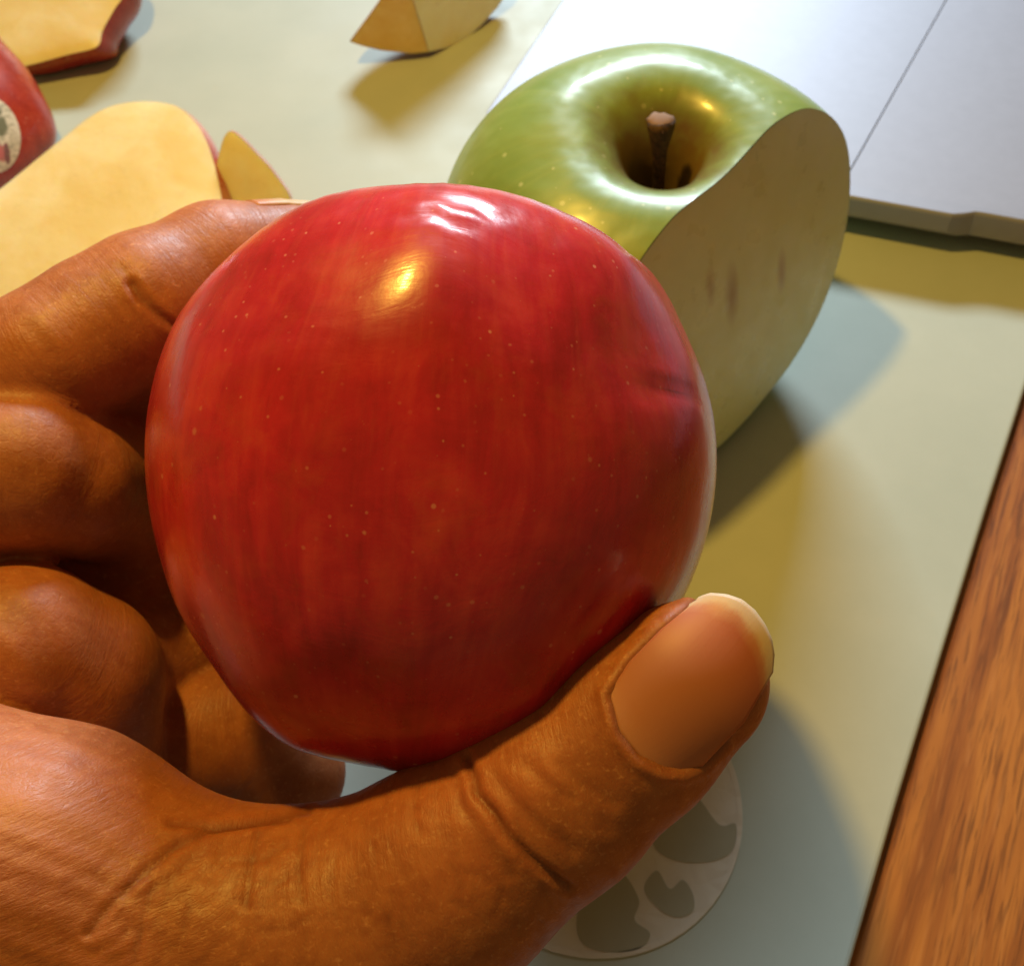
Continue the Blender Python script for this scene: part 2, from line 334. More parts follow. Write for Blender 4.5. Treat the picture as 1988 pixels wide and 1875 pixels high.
for it in range(3):
    px, py, dp = proj(W); ang = np.arctan2(-(py-925), px-836); rad = np.hypot(px-836, py-925)
    nb = 72; bi = ((ang+math.pi)/(2*math.pi)*nb).astype(int) % nb; mx = np.array([rad[bi == k].max() for k in range(nb)])
    ba = (np.arange(nb)+.5)/nb*2*math.pi-math.pi
    rat = crf(ba)/mx; rat = (np.roll(rat, 2)+np.roll(rat, 1)*2+rat*3+np.roll(rat, -1)*2+np.roll(rat, -2))/9
    s = np.interp(ang, np.concatenate([ba-2*math.pi, ba, ba+2*math.pi]), np.tile(rat, 3))
    wgt = sm(rad/550, .0, 1.0); s = 1+(s-1)*wgt
    R_ = W-AC; bx = R_@X0; by = R_@Y0; W = W + (s-1)[:, None]*(bx[:, None]*X0+by[:, None]*Y0)
# small dent and skin wrinkles
px, py, dp = proj(W); front = sm((W-AC)@B0, 0, .01)
nrm = (W-AC)/np.linalg.norm(W-AC, axis=1)[:, None]
dn = np.exp(-(((px-1285)/60)**2+((py-758-.12*(px-1285))/11)**2)); W = W - nrm*(dn*front*.0006)[:, None]
dn2 = np.exp(-(((px-870)/110)**2+((py-418)/34)**2))*np.sin((py-.16*px)/7.0+1.8*np.sin(px/41.0)+.8*np.sin(px/13.0))*front; W = W + nrm*(dn2*.00020)[:, None]
ap = empty('red_apple', tuple(AC), 'whole glossy red apple held up in the hand', 'apple')
o = mesh_obj('peel', W, Fc, M_RED); set_attr(o, 'polar', PO); set_attr(o, 'unit', U); clean(o); keep(o, ap)
def tube(path, radii, n=14, lump=0.0):
    V, Fc = [], []; path = [np.array(p, float) for p in path]
    for i, p in enumerate(path):
        d = path[min(i+1, len(path)-1)]-path[max(i-1, 0)]; q = np.array(Vector(d).to_track_quat('Z', 'Y').to_matrix())
        for k in range(n):
            a = 2*math.pi*k/n; rr = radii[i]*(1+lump*math.sin(3*a+i)+lump*.7*math.sin(7*a)); V.append(p+q@np.array([rr*math.cos(a), rr*math.sin(a), 0]))
    for i in range(len(path)-1):
        for k in range(n): Fc.append((i*n+k, i*n+(k+1) % n, (i+1)*n+(k+1) % n, (i+1)*n+k))
    Fc.append(tuple(range(n))[::-1]); Fc.append(tuple((len(path)-1)*n+k for k in range(n))); return V, Fc
M_STEM = NT('brown_stem'); _n = M_STEM.noise(M_STEM.pos(), 900, 4); M_STEM.set(Base_Color=M_STEM.ramp(_n, [(.3, (.020, .009, .004)), (.7, (.09, .045, .02))]), Roughness=.7, Normal=M_STEM.bump(_n, .6, .0006)); M_STEM = M_STEM.m
M_STEMT = mat_plain('dry_stem_end', (.25, .16, .12), .85)
axn = MR[:, 2]
keep(mesh_obj('stem', *tube([AC+axn*AR*k for k in (.50, .66, .82, .98)], [.0012, .0011, .0013, .0019], 12, .06), M_STEM), ap)

# --- the cut green apple
def cut_solid(W, Fc, attrs, planes, peel_mat, flesh_mat, par, inset_d=.0004, ctr=None, peel_name='peel', flesh_name='flesh'):
    """peel = the shell that is left, flesh = one flat cut face per plane, with a rim of depth"""
    me = bpy.data.meshes.new('tmp'); me.from_pydata([tuple(map(float, q)) for q in W], [], [tuple(map(int, f)) for f in Fc]); me.update()
    for k, A in attrs.items():
        at = me.attributes.new(k, 'FLOAT_VECTOR', 'POINT'); at.data.foreach_set('vector', np.asarray(A, np.float32).ravel())
    bm = bmesh.new(); bm.from_mesh(me); bmesh.ops.remove_doubles(bm, verts=bm.verts, dist=2e-6)
    bm.faces.ensure_lookup_table()
    for pi, (pp, pn) in enumerate(planes):
        geom = bm.verts[:]+bm.edges[:]+bm.faces[:]
        r = bmesh.ops.bisect_plane(bm, geom=geom, plane_co=Vector(pp), plane_no=Vector(pn), clear_outer=True, dist=1e-7)
        es = [e for e in bm.edges if e.is_boundary]
        nxt = {}
        for e_ in es:
            for v_ in e_.verts: nxt.setdefault(v_, []).append(e_.other_vert(v_))
        v0 = es[0].verts[0]; loop = [v0]; prev, cur = v0, nxt[v0][0]
        while cur is not v0 and len(loop) <= len(nxt):
            loop.append(cur); nn_ = [q for q in nxt[cur] if q is not prev]; prev, cur = cur, nn_[0]
        lp_ = [loop[0].co.copy()]
        for v_ in loop[1:]:
            if (v_.co-lp_[-1]).length > .0009: lp_.append(v_.co.copy())
        globals().setdefault('CUTLOOPS', {})[pi] = lp_
    parts = {}
    fl = bmesh.new()
    for pi, (pp, pn) in enumerate(planes):
        f = fl.faces.new([fl.verts.new(c_) for c_ in CUTLOOPS[pi]]); f.normal_update()
        if f.normal.dot(Vector(pn)) < 0: f.normal_flip()
    bmesh.ops.recalc_face_normals(bm, faces=bm.faces)
    po = bm_obj(peel_name, bm, peel_mat)
    for f in list(fl.faces):
        if len(f.verts) > 4:
            r1 = bmesh.ops.inset_region(fl, faces=[f], thickness=.00055, depth=.0)
            for g_ in r1['faces']: g_.material_index = 1
            r2 = bmesh.ops.inset_region(fl, faces=[f], thickness=.003, depth=.00015)
    bmesh.ops.triangulate(fl, faces=fl.faces[:])
    for v_ in fl.verts:
        v_.co += sum((Vector(pn)*.00003 for pp, pn in planes if abs((v_.co-Vector(pp)).dot(Vector(pn))) < .0006), Vector())
    fo = bm_obj(flesh_name, fl, flesh_mat, None, False); fo.data.materials.append(M_RIM)
    bpy.data.meshes.remove(me)
    if par: keep(po, par); keep(fo, par)
    return po, fo
GR = .0400
for _ in range(6):
    gc = G(1268, 515, .93*GR*.82+.0002); GR = 422*proj(gc)[2]/F
print('green centre', gc, GR)
axg = Vector((-.03, -.07, 1)).normalized()
W, Fc, U, PO, BO, MG = apple_arrays([(a, b*.82) for a, b in PROF_G], GR, axg, gc, 200, 8, .007, 3.6)
W[:, 2] += .0002 - W[:, 2].min()
c1 = G(1400, 868, .002); c2 = G(1520, 752, .002); c3 = G(1345, 402, .062)
gn = np.cross(c2-c1, c3-c1); gn /= np.linalg.norm(gn); gn *= np.sign(gn[0]); print('cut normal', gn, c1, c2, c3)
def on_plane(px, py, pp, pn, off=.0):
    d = P(px, py, 1.0)-C0; return C0 + d*(((pp-C0)@pn)/(d@pn)) + pn*off
M_WFLESH = mat_flesh('pale_flesh', (.70, .73, .38), (.76, .79, .46), [(tuple(on_plane(x, y, c1, gn)), (1/wx, 1/wx, 1/hz), cc) for x, y, wx, hz, cc in
    ((1420, 575, .0030, .012, (.40, .25, .10)), (1516, 530, .0022, .009, (.42, .28, .12)), (1378, 560, .0020, .008, (.46, .34, .15)))], .12)
ga = empty('green_apple', (gc[0], gc[1], 0), 'shiny green apple with one side sliced off, stem in its bowl', 'apple')
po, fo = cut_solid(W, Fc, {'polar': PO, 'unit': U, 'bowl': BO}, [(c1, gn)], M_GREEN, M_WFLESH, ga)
gax = MG[:, 2]; sb = gc+gax*GR*.165
lean = np.array([0.0, .10, 0])
keep(mesh_obj('stem', *tube([sb-gax*.002, sb+gax*.007, sb+gax*.014+lean*.003, sb+gax*.0215+lean*.010, sb+gax*.0255+lean*.020, sb+gax*.0265+lean*.024], [.0015, .0011, .0011, .0014, .0024, .0024], 16, .08), M_STEM), ga)
tpv = sb+gax*.0265+lean*.024
keep(mesh_obj('stem_end', *tube([tpv-gax*.0002, tpv+gax*.0003, tpv+gax*.0007], [.0024, .0021, .0012], 16, .12), M_STEMT), ga)
# --- wedges of red apple lying behind
M_RED2 = mat_red('dark_red_peel', ((.24, .020, .012), (.34, .030, .014), (.42, .05, .022)), .12)
M_PINK = mat_red('pink_peel', ((.50, .10, .06), (.62, .16, .09), (.72, .30, .14)), .35)
def gz(px, py, z): return G(px, py, z)
def plane3(a, b, c, toward=None):
    n = np.cross(b-a, c-a); n /= np.linalg.norm(n); t = (C0-a) if toward is None else np.array(toward); return a, (n if n@t > 0 else -n)
def hit(px, py, pp, pn):
    d = P(px, py, 1.0)-C0; return C0+d*(((pp-C0)@pn)/(d@pn))
def smooth_px(px, n=6):
    o = []; m = len(px); px = [np.array(p, float) for p in px]
    for i in range(m):
        a, b, c, d = px[i-1], px[i], px[(i+1) % m], px[(i+2) % m]
        for k in range(n):
            t = k/n; o.append(.5*((2*b)+(-a+c)*t+(2*a-5*b+4*c-d)*t*t+(-a+3*b-3*c+d)*t**3))
    return o
def slice_piece(label, px, plane, D, bulge, peel, seed, back=None, flip=False, flesh_mat=None):
    """a piece cut from an apple: a flat flesh face with a curved peel behind it (flip: the peel faces the camera)"""
    pp, pn = plane; out_ = np.array([hit(x, y, pp, pn) for x, y in smooth_px(px)]); c = out_.mean(0); n = -pn if flip else pn
    e = empty('apple_wedge', (c[0], c[1], 0), label, 'apple wedge', 'cut pieces of red apple')
    m = len(out_); V, K = [], 22; e1 = out_[0]-c; e1 /= np.linalg.norm(e1); e2 = np.cross(n, e1); PO, UN = [], []
    off = np.zeros(3) if back is None else np.array(back)
    for i in range(K+1):
        t = (math.pi/2)*i/K; s_ = math.cos(t)+bulge*math.sin(2*t)
        for p in out_:
            q = c+(p-c)*s_-n*D*math.sin(t)+off*math.sin(t); q[2] = max(q[2], .0003+.0001*i/K); V.append(q); r = (q-c)/.038; ang = math.atan2(r@e2, r@e1)
            PO.append((math.cos(ang*1.0)*1.0, math.sin(ang), r@n)); UN.append((r@e1, r@e2, r@n+seed))
    Fc = [(i*m+k, i*m+(k+1) % m, (i+1)*m+(k+1) % m, (i+1)*m+k) for i in range(K) for k in range(m)]
    o = mesh_obj('peel', V, Fc, peel); set_attr(o, 'polar', UN); set_attr(o, 'unit', UN); clean(o); keep(o, e)
    V, Fc = [], []
    for i, s_ in enumerate((1.0, .97, .92, .8, .55, .25)):
        for p in out_: V.append(c+(p-c)*s_+n*(.0001+.0010*(1-s_**6)))
    V.append(c+n*.0008)
    for i in range(5): Fc += [(i*m+k, i*m+(k+1) % m, (i+1)*m+(k+1) % m, (i+1)*m+k) for k in range(m)]
    Fc += [(5*m+k, 5*m+(k+1) % m, 6*m) for k in range(m)]
    f = mesh_obj('flesh', V, Fc, flesh_mat or M_YFLESH); keep(f, e)
    return e, o
slice_piece('large pale yellow apple wedge right above the index finger',
    [(-150, 480), (0, 368), (105, 283), (190, 218), (262, 198), (335, 204), (378, 236), (408, 292), (428, 372), (440, 470), (400, 570), (280, 640), (80, 680), (-100, 640)],
    plane3(gz(300, 640, .005), gz(-100, 640, .005), gz(260, 198, .024)), .016, .10, M_PINK, 1.0, back=(.004, .001, 0))
slice_piece('small yellow apple wedge with pink peel peeping out behind the large pale wedge',
    [(448, 255), (500, 300), (535, 340), (566, 392), (548, 450), (490, 480), (425, 450), (415, 380), (425, 300)],
    plane3(gz(448, 255, .024), gz(560, 390, .010), gz(430, 470, .003)), .012, .06, M_PINK, 2.0)
w3, w3p = slice_piece('dark red apple piece with an oval sticker at the left edge',
    [(-220, -20), (-70, 25), (0, 96), (60, 168), (106, 270), (70, 325), (0, 375), (-100, 430), (-240, 330)],
    plane3(gz(106, 272, .004), gz(0, 95, .018), gz(0, 372, .008)), .010, .03, M_RED2, 3.0, flip=True)
slice_piece('apple wedge in the top left corner, yellow flesh with a dark red peel tip',
    [(-70, 80), (-20, 130), (40, 131), (130, 108), (188, 92), (200, 60), (222, 20), (250, -30), (230, -110), (100, -140), (-40, -110), (-90, 0)],
    plane3(gz(40, 131, .007), gz(200, 80, .010), gz(100, -110, .022)), .016, .06, M_RED2, 4.0, back=(.005, .004, 0))
# wedge at the top edge: two flesh faces meeting in a ridge
def ridge_wedge(label, rb, ru, lp, rp, lpx, rpx, D, peel):
    pa, na = plane3(rb, ru, lp); pb, nb = plane3(rb, ru, rp)
    L = [hit(x, y, pa, na) for x, y in lpx]; R_ = [hit(x, y, pb, nb) for x, y in rpx]
    outl = L+[ru]+R_[::-1]+[rb]; outl = np.array(outl); c = outl.mean(0); n = (na+nb); n /= np.linalg.norm(n)
    e = empty('apple_wedge', (c[0], c[1], 0), label, 'apple wedge', 'cut pieces of red apple')
    fine = []; m0 = len(outl)
    for i in range(m0):
        for k in range(5): fine.append(outl[i]*(1-k/5)+outl[(i+1) % m0]*k/5)
    fine = np.array(fine); m = len(fine); V, UN = [], []; K = 16; cb = c-n*.001
    for i in range(K+1):
        t = (math.pi/2)*i/K
        for p in fine:
            q = cb+(p-cb)*(math.cos(t)+.01*math.sin(2*t))-n*D*math.sin(t)+np.array([.006, .004, 0])*math.sin(t); q[2] = max(q[2], .0003+.0001*i/K); V.append(q); UN.append((q-c)/.038)
    o = mesh_obj('peel', V, [(i*m+k, i*m+(k+1) % m, (i+1)*m+(k+1) % m, (i+1)*m+k) for i in range(K) for k in range(m)], peel); set_attr(o, 'polar', UN); set_attr(o, 'unit', UN); clean(o); keep(o, e)
    for poly, nn, fm in ((L+[ru, rb], na, M_BFLESH), ([rb, ru]+R_[::-1], nb, M_YFLESH)):
        V = [q+nn*.0002 for q in poly]; f = mesh_obj('flesh', V, [tuple(range(len(V)))], fm, None, False)
        bm = bmesh.new(); bm.from_mesh(f.data); bmesh.ops.recalc_face_normals(bm, faces=bm.faces)
        if bm.faces[:] and Vector(nn).dot(bm.faces[:][0].normal) < 0: bmesh.ops.reverse_faces(bm, faces=bm.faces)
        bm.to_mesh(f.data); bm.free(); keep(f, e)
ridge_wedge('apple wedge at the top edge with its pointed tip to the left', gz(832, 101, .002), gz(782, -60, .026), gz(680, 82, .008), gz(985, -10, .005),
    [(800, 104), (740, 98), (702, 89), (679, 81), (702, 50), (735, 5), (752, -40)], [(868, 93), (905, 76), (935, 48), (965, 15), (985, -15), (985, -60), (930, -90), (850, -90)], .010, M_PINK)
# oval fruit sticker on the dark red piece
from mathutils.bvhtree import BVHTree
bpy.context.view_layer.update()
bv = BVHTree.FromPolygons([v_.co[:] for v_ in w3p.data.vertices], [p.vertices[:] for p in w3p.data.polygons])
V, SU = [], []
nr, na_ = 9, 40
for i in range(nr+1):
    for k in range(na_):
        a = 2*math.pi*k/na_; rr = i/nr; x = -22+62*rr*math.cos(a)+8*rr*math.sin(a); y = 262+76*rr*math.sin(a)
        d = P(x, y, 1.0)-C0; hh = bv.ray_cast(Vector(C0), Vector(d).normalized()); q = np.array(hh[0]) if hh[0] is not None else hit(x, y, G(0, 262, .018), B0)
        V.append(q-d/np.linalg.norm(d)*.0002); SU.append((rr*math.cos(a), rr*math.sin(a), 0))
t = NT('sticker_print'); q = t.attr('suv'); cS = t.ramp(t.noise(q, 3.0, 4, .6, .8), [(.35, (.52, .50, .38)), (.6, (.70, .66, .56))])
def spot(cx_, cy_, sx_, sy_, colr, c0):
    dv = t.vmul(t.n('ShaderNodeVectorMath', {0: q, 1: (cx_, cy_, 0)}, operation='SUBTRACT').outputs[0], (1/sx_, 1/sy_, 1)); L = t.n('ShaderNodeVectorMath', {0: dv}, operation='LENGTH').outputs['Value']
    L = t.math('ADD', L, t.math('MULTIPLY', t.math('SUBTRACT', t.noise(q, 6, 3), .5), .7)); return t.mix(t.ramp(L, [(.75, 1.0), (1.05, 0.0)]), c0, colr)
cS = spot(.05, -.62, .50, .20, (.07, .08, .04), cS); cS = spot(.42, -.22, .22, .30, (.16, .17, .11), cS); cS = spot(.30, .46, .26, .26, (.50, .15, .16), cS); cS = spot(.52, .50, .10, .34, (.20, .07, .09), cS)
cS = t.mix(t.ramp(t.noise(t.vmul(q, (5, 14, 1)), 1.0, 3), [(.52, 0.0), (.60, .6)]), cS, (.20, .21, .15))
t.set(Base_Color=cS, Roughness=.35)
so = mesh_obj('sticker', V, [(i*na_+k, i*na_+(k+1) % na_, (i+1)*na_+(k+1) % na_, (i+1)*na_+k) for i in range(nr) for k in range(na_)], t.m); set_attr(so, 'suv', SU); keep(so, w3)

# ------------------------------------------------------------------ hand
CH_ = {  # pixel x, pixel y, distance, radius in pixels
 'thumb': [(650, 1820, .1255, 244), (866, 1702, .124, 214), (1080, 1545, .1225, 186), (1225, 1420, .1218, 172), (1335, 1322, .1215, 156)],
 'web': [(-900, 1900, .128, 420), (-250, 1650, .129, 325), (80, 1725, .1285, 312), (345, 1838, .127, 278), (650, 1820, .1255, 244)],
 'base': [(-1500, 2700, .120, 520), (-250, 2150, .130, 470), (480, 2180, .128, 330)],
 'palm': [(-900, 1900, .133, 400), (-620, 1500, .146, 360), (-560, 1050, .153, 300)],
 'index': [(-560, 1000, .153, 230), (-180, 845, .154, 158), (110, 696, .156, 140), (200, 645, .159, 143), (290, 600, .1615, 145), (430, 532, .1680, 134), (555, 518, .1730, 124)],
 'index_pad': [(110, 740, .160, 80), (280, 735, .169, 98), (430, 700, .177, 95)],
 'middle': [(-560, 1150, .150, 230), (-130, 935, .150, 172), (50, 912, .152, 156), (118, 940, .1555, 140), (250, 960, .174, 140), (340, 940, .1780, 145), (480, 900, .186, 130)],
 'ring': [(-560, 1380, .147, 240), (-110, 1300, .147, 188), (40, 1270, .149, 172), (135, 1320, .1545, 172), (150, 1440, .156, 160)],
 'ring_tip': [(128, 1330, .160, 150), (310, 1270, .1780, 140), (490, 1180, .182, 138)],
 'gap_pad': [(40, 1110, .166, 80), (230, 1110, .176, 120), (400, 1080, .184, 120)],
 'little': [(-560, 1600, .147, 240), (-60, 1600, .152, 175), (220, 1480, .167, 155), (430, 1425, .1750, 146), (548, 1500, .1785, 122)]}
NOD = {k: (np.array([P(a, b, c) for a, b, c, r in v_]), np.array([r*c/F for a, b, c, r in v_])) for k, v_ in CH_.items()}
def smin(a, b, k):
    h = np.clip(.5+.5*(b-a)/k, 0, 1); return b+(a-b)*h-k*h*(1-h)
def chain_d(Q, name, k=.002, want_s=False):
    pts, rr = NOD[name]; D = None; S = None; acc = 0.0
    for i in range(len(pts)-1):
        a, b = pts[i], pts[i+1]; ba = b-a; L2 = ba@ba
        h = np.clip(((Q-a)@ba)/L2, 0, 1); d = np.linalg.norm(Q-a-h[:, None]*ba, axis=1)-(rr[i]+(rr[i+1]-rr[i])*h)
        s = acc+h*math.sqrt(L2); acc += math.sqrt(L2)
        if D is None: D, S = d, s
        else: S = np.where(d < D, s, S); D = smin(D, d, k) if i else d
    return (D, S) if want_s else D
def hand_sdf(Q):
    g = {k: chain_d(Q, k) for k in NOD}
    t = smin(g['thumb'], g['web'], .0025); t = smin(t, g['base'], .005)
    D = smin(t, g['palm'], .010)
    rt = smin(smin(g['ring'], g['ring_tip'], .003), g['gap_pad'], .003)
    fing = smin(smin(smin(g['index'], g['index_pad'], .004), g['middle'], .0018), smin(rt, g['little'], .0012), .0020)
    # fingers fuse with the palm only far to the left, where they grow out of it
    D = smin(D, fing, .0015)
    return D
allp = np.concatenate([NOD[k][0] for k in NOD]); allr = np.concatenate([NOD[k][1] for k in NOD])
lo = (allp-allr[:, None]).min(0)-.003; hi = (allp+allr[:, None]).max(0)+.003
lo[0] = max(lo[0], -.135)
h = .00088
ax_ = [np.arange(lo[i], hi[i]+h, h) for i in range(3)]; nx, ny, nz = map(len, ax_)
S3 = np.empty((nx, ny, nz), np.float32)
YY, ZZ = np.meshgrid(ax_[1], ax_[2], indexing='ij')
# coarse pass to skip empty space
hc = 4; cx_ = [a[::hc] for a in ax_]
Qc = np.stack(np.meshgrid(*cx_, indexing='ij'), -1).reshape(-1, 3); Dc = hand_sdf(Qc).reshape([len(a) for a in cx_])
ii = [np.minimum((np.arange(n)+hc//2)//hc, len(c)-1) for n, c in zip((nx, ny, nz), cx_)]
S3[:] = Dc[np.ix_(*ii)]
near = np.argwhere(np.abs(S3) < .0075)
for j in range(0, len(near), 400000):
    nn = near[j:j+400000]; Q = np.stack([ax_[0][nn[:, 0]], ax_[1][nn[:, 1]], ax_[2][nn[:, 2]]], 1)
    S3[nn[:, 0], nn[:, 1], nn[:, 2]] = hand_sdf(Q)
S3[0] = np.maximum(S3[0], h*.5)
ins_ = S3 < 0
def surface_nets(S, I):
    cs = tuple(n-1 for n in S.shape); cnt = np.zeros(cs, np.int32); acc = np.zeros(cs+(3,), np.float32)
    offs = [(i, j, k) for i in (0, 1) for j in (0, 1) for k in (0, 1)]
    def sl(o): return tuple(slice(o[d], o[d]+cs[d]) for d in range(3))
    for a in offs:
        for d in range(3):
            if a[d] == 1: continue
            b = list(a); b[d] = 1; sa, sb_ = S[sl(a)], S[sl(b)]; m = (sa < 0) != (sb_ < 0)
            t = np.where(m, sa/np.where(m, sa-sb_, 1), 0); cnt += m
            for e in range(3): acc[..., e] += m*(a[e]+(t if e == d else 0))
    act = cnt > 0; idx = -np.ones(cs, np.int64); idx[act] = np.arange(act.sum())
    pos = np.argwhere(act)+acc[act]/cnt[act][:, None]
    quads = []
    for d in range(3):
        e1, e2 = [(1, 2), (2, 0), (0, 1)][d]
        s1 = [slice(1, -1)]*3; s1[d] = slice(0, -1); s2 = list(s1); s2[d] = slice(1, None)
        A, B_ = I[tuple(s1)], I[tuple(s2)]; m = A != B_; loc = np.argwhere(m); loc[:, e1] += 1; loc[:, e2] += 1
        fl = A[m]
        def at(o1, o2):
            q = loc.copy(); q[:, e1] += o1; q[:, e2] += o2; return idx[q[:, 0], q[:, 1], q[:, 2]]
        q = np.stack([at(-1, -1), at(0, -1), at(0, 0), at(-1, 0)], 1); q[~fl] = q[~fl][:, ::-1]; quads.append(q)
    q = np.concatenate(quads); return pos, q[(q >= 0).all(1)]
Vh, Qh = surface_nets(S3, ins_); Vh = lo+Vh*h
def subdiv(V, Q):
    E = np.concatenate([Q[:, [0, 1]], Q[:, [1, 2]], Q[:, [2, 3]], Q[:, [3, 0]]]); Es = np.sort(E, 1); key = Es[:, 0]*len(V)+Es[:, 1]
    uq, fi, inv = np.unique(key, return_index=True, return_inverse=True); Em = V[Es[fi]].mean(1); n0 = len(V); n1 = n0+len(uq); m = len(Q)
    ev = n0+inv.reshape(4, m).T; fc = n1+np.arange(m); Vn = np.concatenate([V, Em, V[Q].mean(1)])
    Qn = np.concatenate([np.stack([Q[:, i], ev[:, i], fc, ev[:, i-1]], 1) for i in range(4)]); return Vn, Qn
def relax(V, Q, n):
    for _ in range(n):
        A = np.zeros_like(V); c = np.zeros(len(V))
        for i in range(4):
            for j in (i-1, (i+1) % 4): np.add.at(A, Q[:, i], V[Q[:, j]]); np.add.at(c, Q[:, i], 1)
        V = V*.5+.5*A/np.maximum(c, 1)[:, None]
    return V
def grad(V, e=.0003):
    g = np.stack([hand_sdf(V+np.eye(3)[i]*e)-hand_sdf(V-np.eye(3)[i]*e) for i in range(3)], 1); return g/np.maximum(np.linalg.norm(g, axis=1), 1e-9)[:, None]
def snap(V):
    endc = V[:, 0] < lo[0]+.003; d = hand_sdf(V); g = grad(V); W_ = V-g*d[:, None]; W_[endc] = V[endc]; return W_
Vh = relax(Vh, Qh, 2); Vh = snap(Vh); Vh, Qh = subdiv(Vh, Qh); Vh = snap(Vh)
Nh = grad(Vh); px, py, dp = proj(Vh)
vis = sm(-(Nh@((Vh-C0).T/np.linalg.norm(Vh-C0, axis=1)).T.T if False else np.einsum('ij,ij->i', Nh, (Vh-C0)/np.linalg.norm(Vh-C0, axis=1)[:, None])), -.15, .15)
names = list(NOD); DS = [chain_d(Vh, k, want_s=True) for k in names]; DD = np.stack([d for d, s in DS], 1); SS = np.stack([s for d, s in DS], 1)
lab = DD.argmin(1); wts = np.exp(-(DD-DD.min(1)[:, None])/.0015); s_coord = (wts*SS).sum(1)/wts.sum(1)
_o = P(560, 1700, .127); _e1 = P(1080, 1545, .1225)-_o; _e1 /= np.linalg.norm(_e1); _e2 = np.cross(_e1, B0); _e2 /= np.linalg.norm(_e2)
_tT = np.isin(lab, [0, 1, 2]); _wl = sm(px, 330, 620); _R = Vh-_o; _s2 = _wl*(_R@_e1)+(1-_wl)*(_R@_e2)*1.1
s_coord = np.where(_tT, _s2, s_coord)
GRP = {k: [i for i, n in enumerate(names) if n in v_] for k, v_ in {'T': ('thumb', 'web', 'base'), 'I': ('index', 'index_pad'), 'M': ('middle',), 'R': ('ring', 'ring_tip', 'gap_pad'), 'L': ('little',)}.items()}
def polyd(px, py, pts):
    D = np.full(len(px), 1e9)
    for (x0, y0), (x1, y1) in zip(pts[:-1], pts[1:]):
        dx, dy = x1-x0, y1-y0; t = np.clip(((px-x0)*dx+(py-y0)*dy)/(dx*dx+dy*dy), 0, 1); D = np.minimum(D, np.hypot(px-x0-t*dx, py-y0-t*dy))
    return D
disp = np.zeros(len(Vh)); dark = np.zeros(len(Vh)); sheen = np.zeros(len(Vh))
_rc = np.random.default_rng(3)
FINE = []
for _ in range(26):
    x_, y_ = _rc.uniform(180, 620), _rc.uniform(1600, 1850); a_ = _rc.normal(2.25, .35); l_ = _rc.uniform(50, 150)
    FINE.append(('T', [(x_, y_), (x_+l_*.5*math.cos(a_)+6, y_+l_*.5*math.sin(a_)), (x_+l_*math.cos(a_+.2), y_+l_*math.sin(a_+.2))], 7, _rc.uniform(.05, .11), _rc.uniform(.08, .2)))
for _ in range(34):
    x_, y_ = _rc.uniform(700, 1130), _rc.uniform(1480, 1800); a_ = _rc.normal(1.05, .3); l_ = _rc.uniform(40, 110)
    FINE.append(('T', [(x_, y_), (x_+l_*.5*math.cos(a_), y_+l_*.5*math.sin(a_)), (x_+l_*math.cos(a_+.15), y_+l_*math.sin(a_+.15))], 7, _rc.uniform(.04, .10), _rc.uniform(.06, .16)))
CREASES = FINE + [  # group, polyline, width px, depth mm, darkening
 ('I', [(255, 552), (272, 580), (302, 606), (355, 645)], 9, .42, .60), ('I', [(236, 520), (255, 548), (285, 580)], 9, .16, .15), ('I', [(60, 640), (110, 690), (150, 760)], 16, .12, .12),
 ('T', [(600, 1572), (500, 1592), (400, 1612), (330, 1650), (270, 1700), (210, 1760), (170, 1810)], 9, .32, .55),
 ('T', [(330, 1600), (420, 1606), (560, 1590)], 8, .24, .40), ('T', [(300, 1715), (275, 1790), (262, 1860)], 8, .16, .30),
 ('T', [(500, 1620), (486, 1690), (478, 1760)], 8, .22, .30), ('T', [(590, 1610), (578, 1680), (585, 1750)], 8, .22, .28), ('T', [(650, 1660), (640, 1730), (655, 1790)], 7, .12, .12),
 ('T', [(905, 1470), (920, 1510), (925, 1540), (960, 1580), (990, 1625), (1030, 1665), (1080, 1705), (1105, 1722)], 9, .48, .66),
 ('T', [(960, 1500), (1000, 1555), (1060, 1610), (1110, 1650)], 11, .18, .2), ('T', [(880, 1500), (900, 1570), (940, 1640), (990, 1700)], 11, .16, .15),
 ('T', [(810, 1530), (800, 1580), (815, 1620)], 9, .14, .15),
 ('T', [(1020, 1480), (1060, 1520), (1110, 1550)], 10, .16, .12), ('T', [(1090, 1480), (1130, 1520), (1190, 1560)], 12, .15, .12),
 ('R', [(0, 1180), (70, 1215), (120, 1330), (130, 1430)], 26, .22, .20),
 ('R', [(0, 1205), (50, 1240), (90, 1330)], 14, .10, .12),
 ('M', [(150, 800), (185, 900), (150, 1010), (120, 1080)], 30, .30, .15)]
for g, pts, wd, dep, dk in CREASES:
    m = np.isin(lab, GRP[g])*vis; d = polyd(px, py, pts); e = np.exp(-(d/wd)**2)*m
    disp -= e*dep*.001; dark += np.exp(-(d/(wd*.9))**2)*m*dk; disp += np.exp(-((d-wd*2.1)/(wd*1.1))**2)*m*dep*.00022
# tendon-like streaks along the web
mw = np.isin(lab, GRP['T'])*vis*sm(-px, -620, -200)
stre = np.sin((py-.42*px)/11.0+1.3*np.sin(px/95.0)+1.1*np.sin((py-.42*px)/37.0)); disp += mw*stre*.00005
# fold rings round the knuckle of the thumb
mk = np.isin(lab, GRP['T'])*vis*np.exp(-(((px-1040)/190)**2+((py-1570)/170)**2)); disp += mk*.00006*np.sin(((px-py)*.70+25*np.sin((px+py)/60.0))/10.5)
sheen += .7*np.exp(-(((px-60)/230)**2+((py-1530-.40*px)/75)**2))*mw*.45  # pinkish sheen along the web, painted into the skin colour
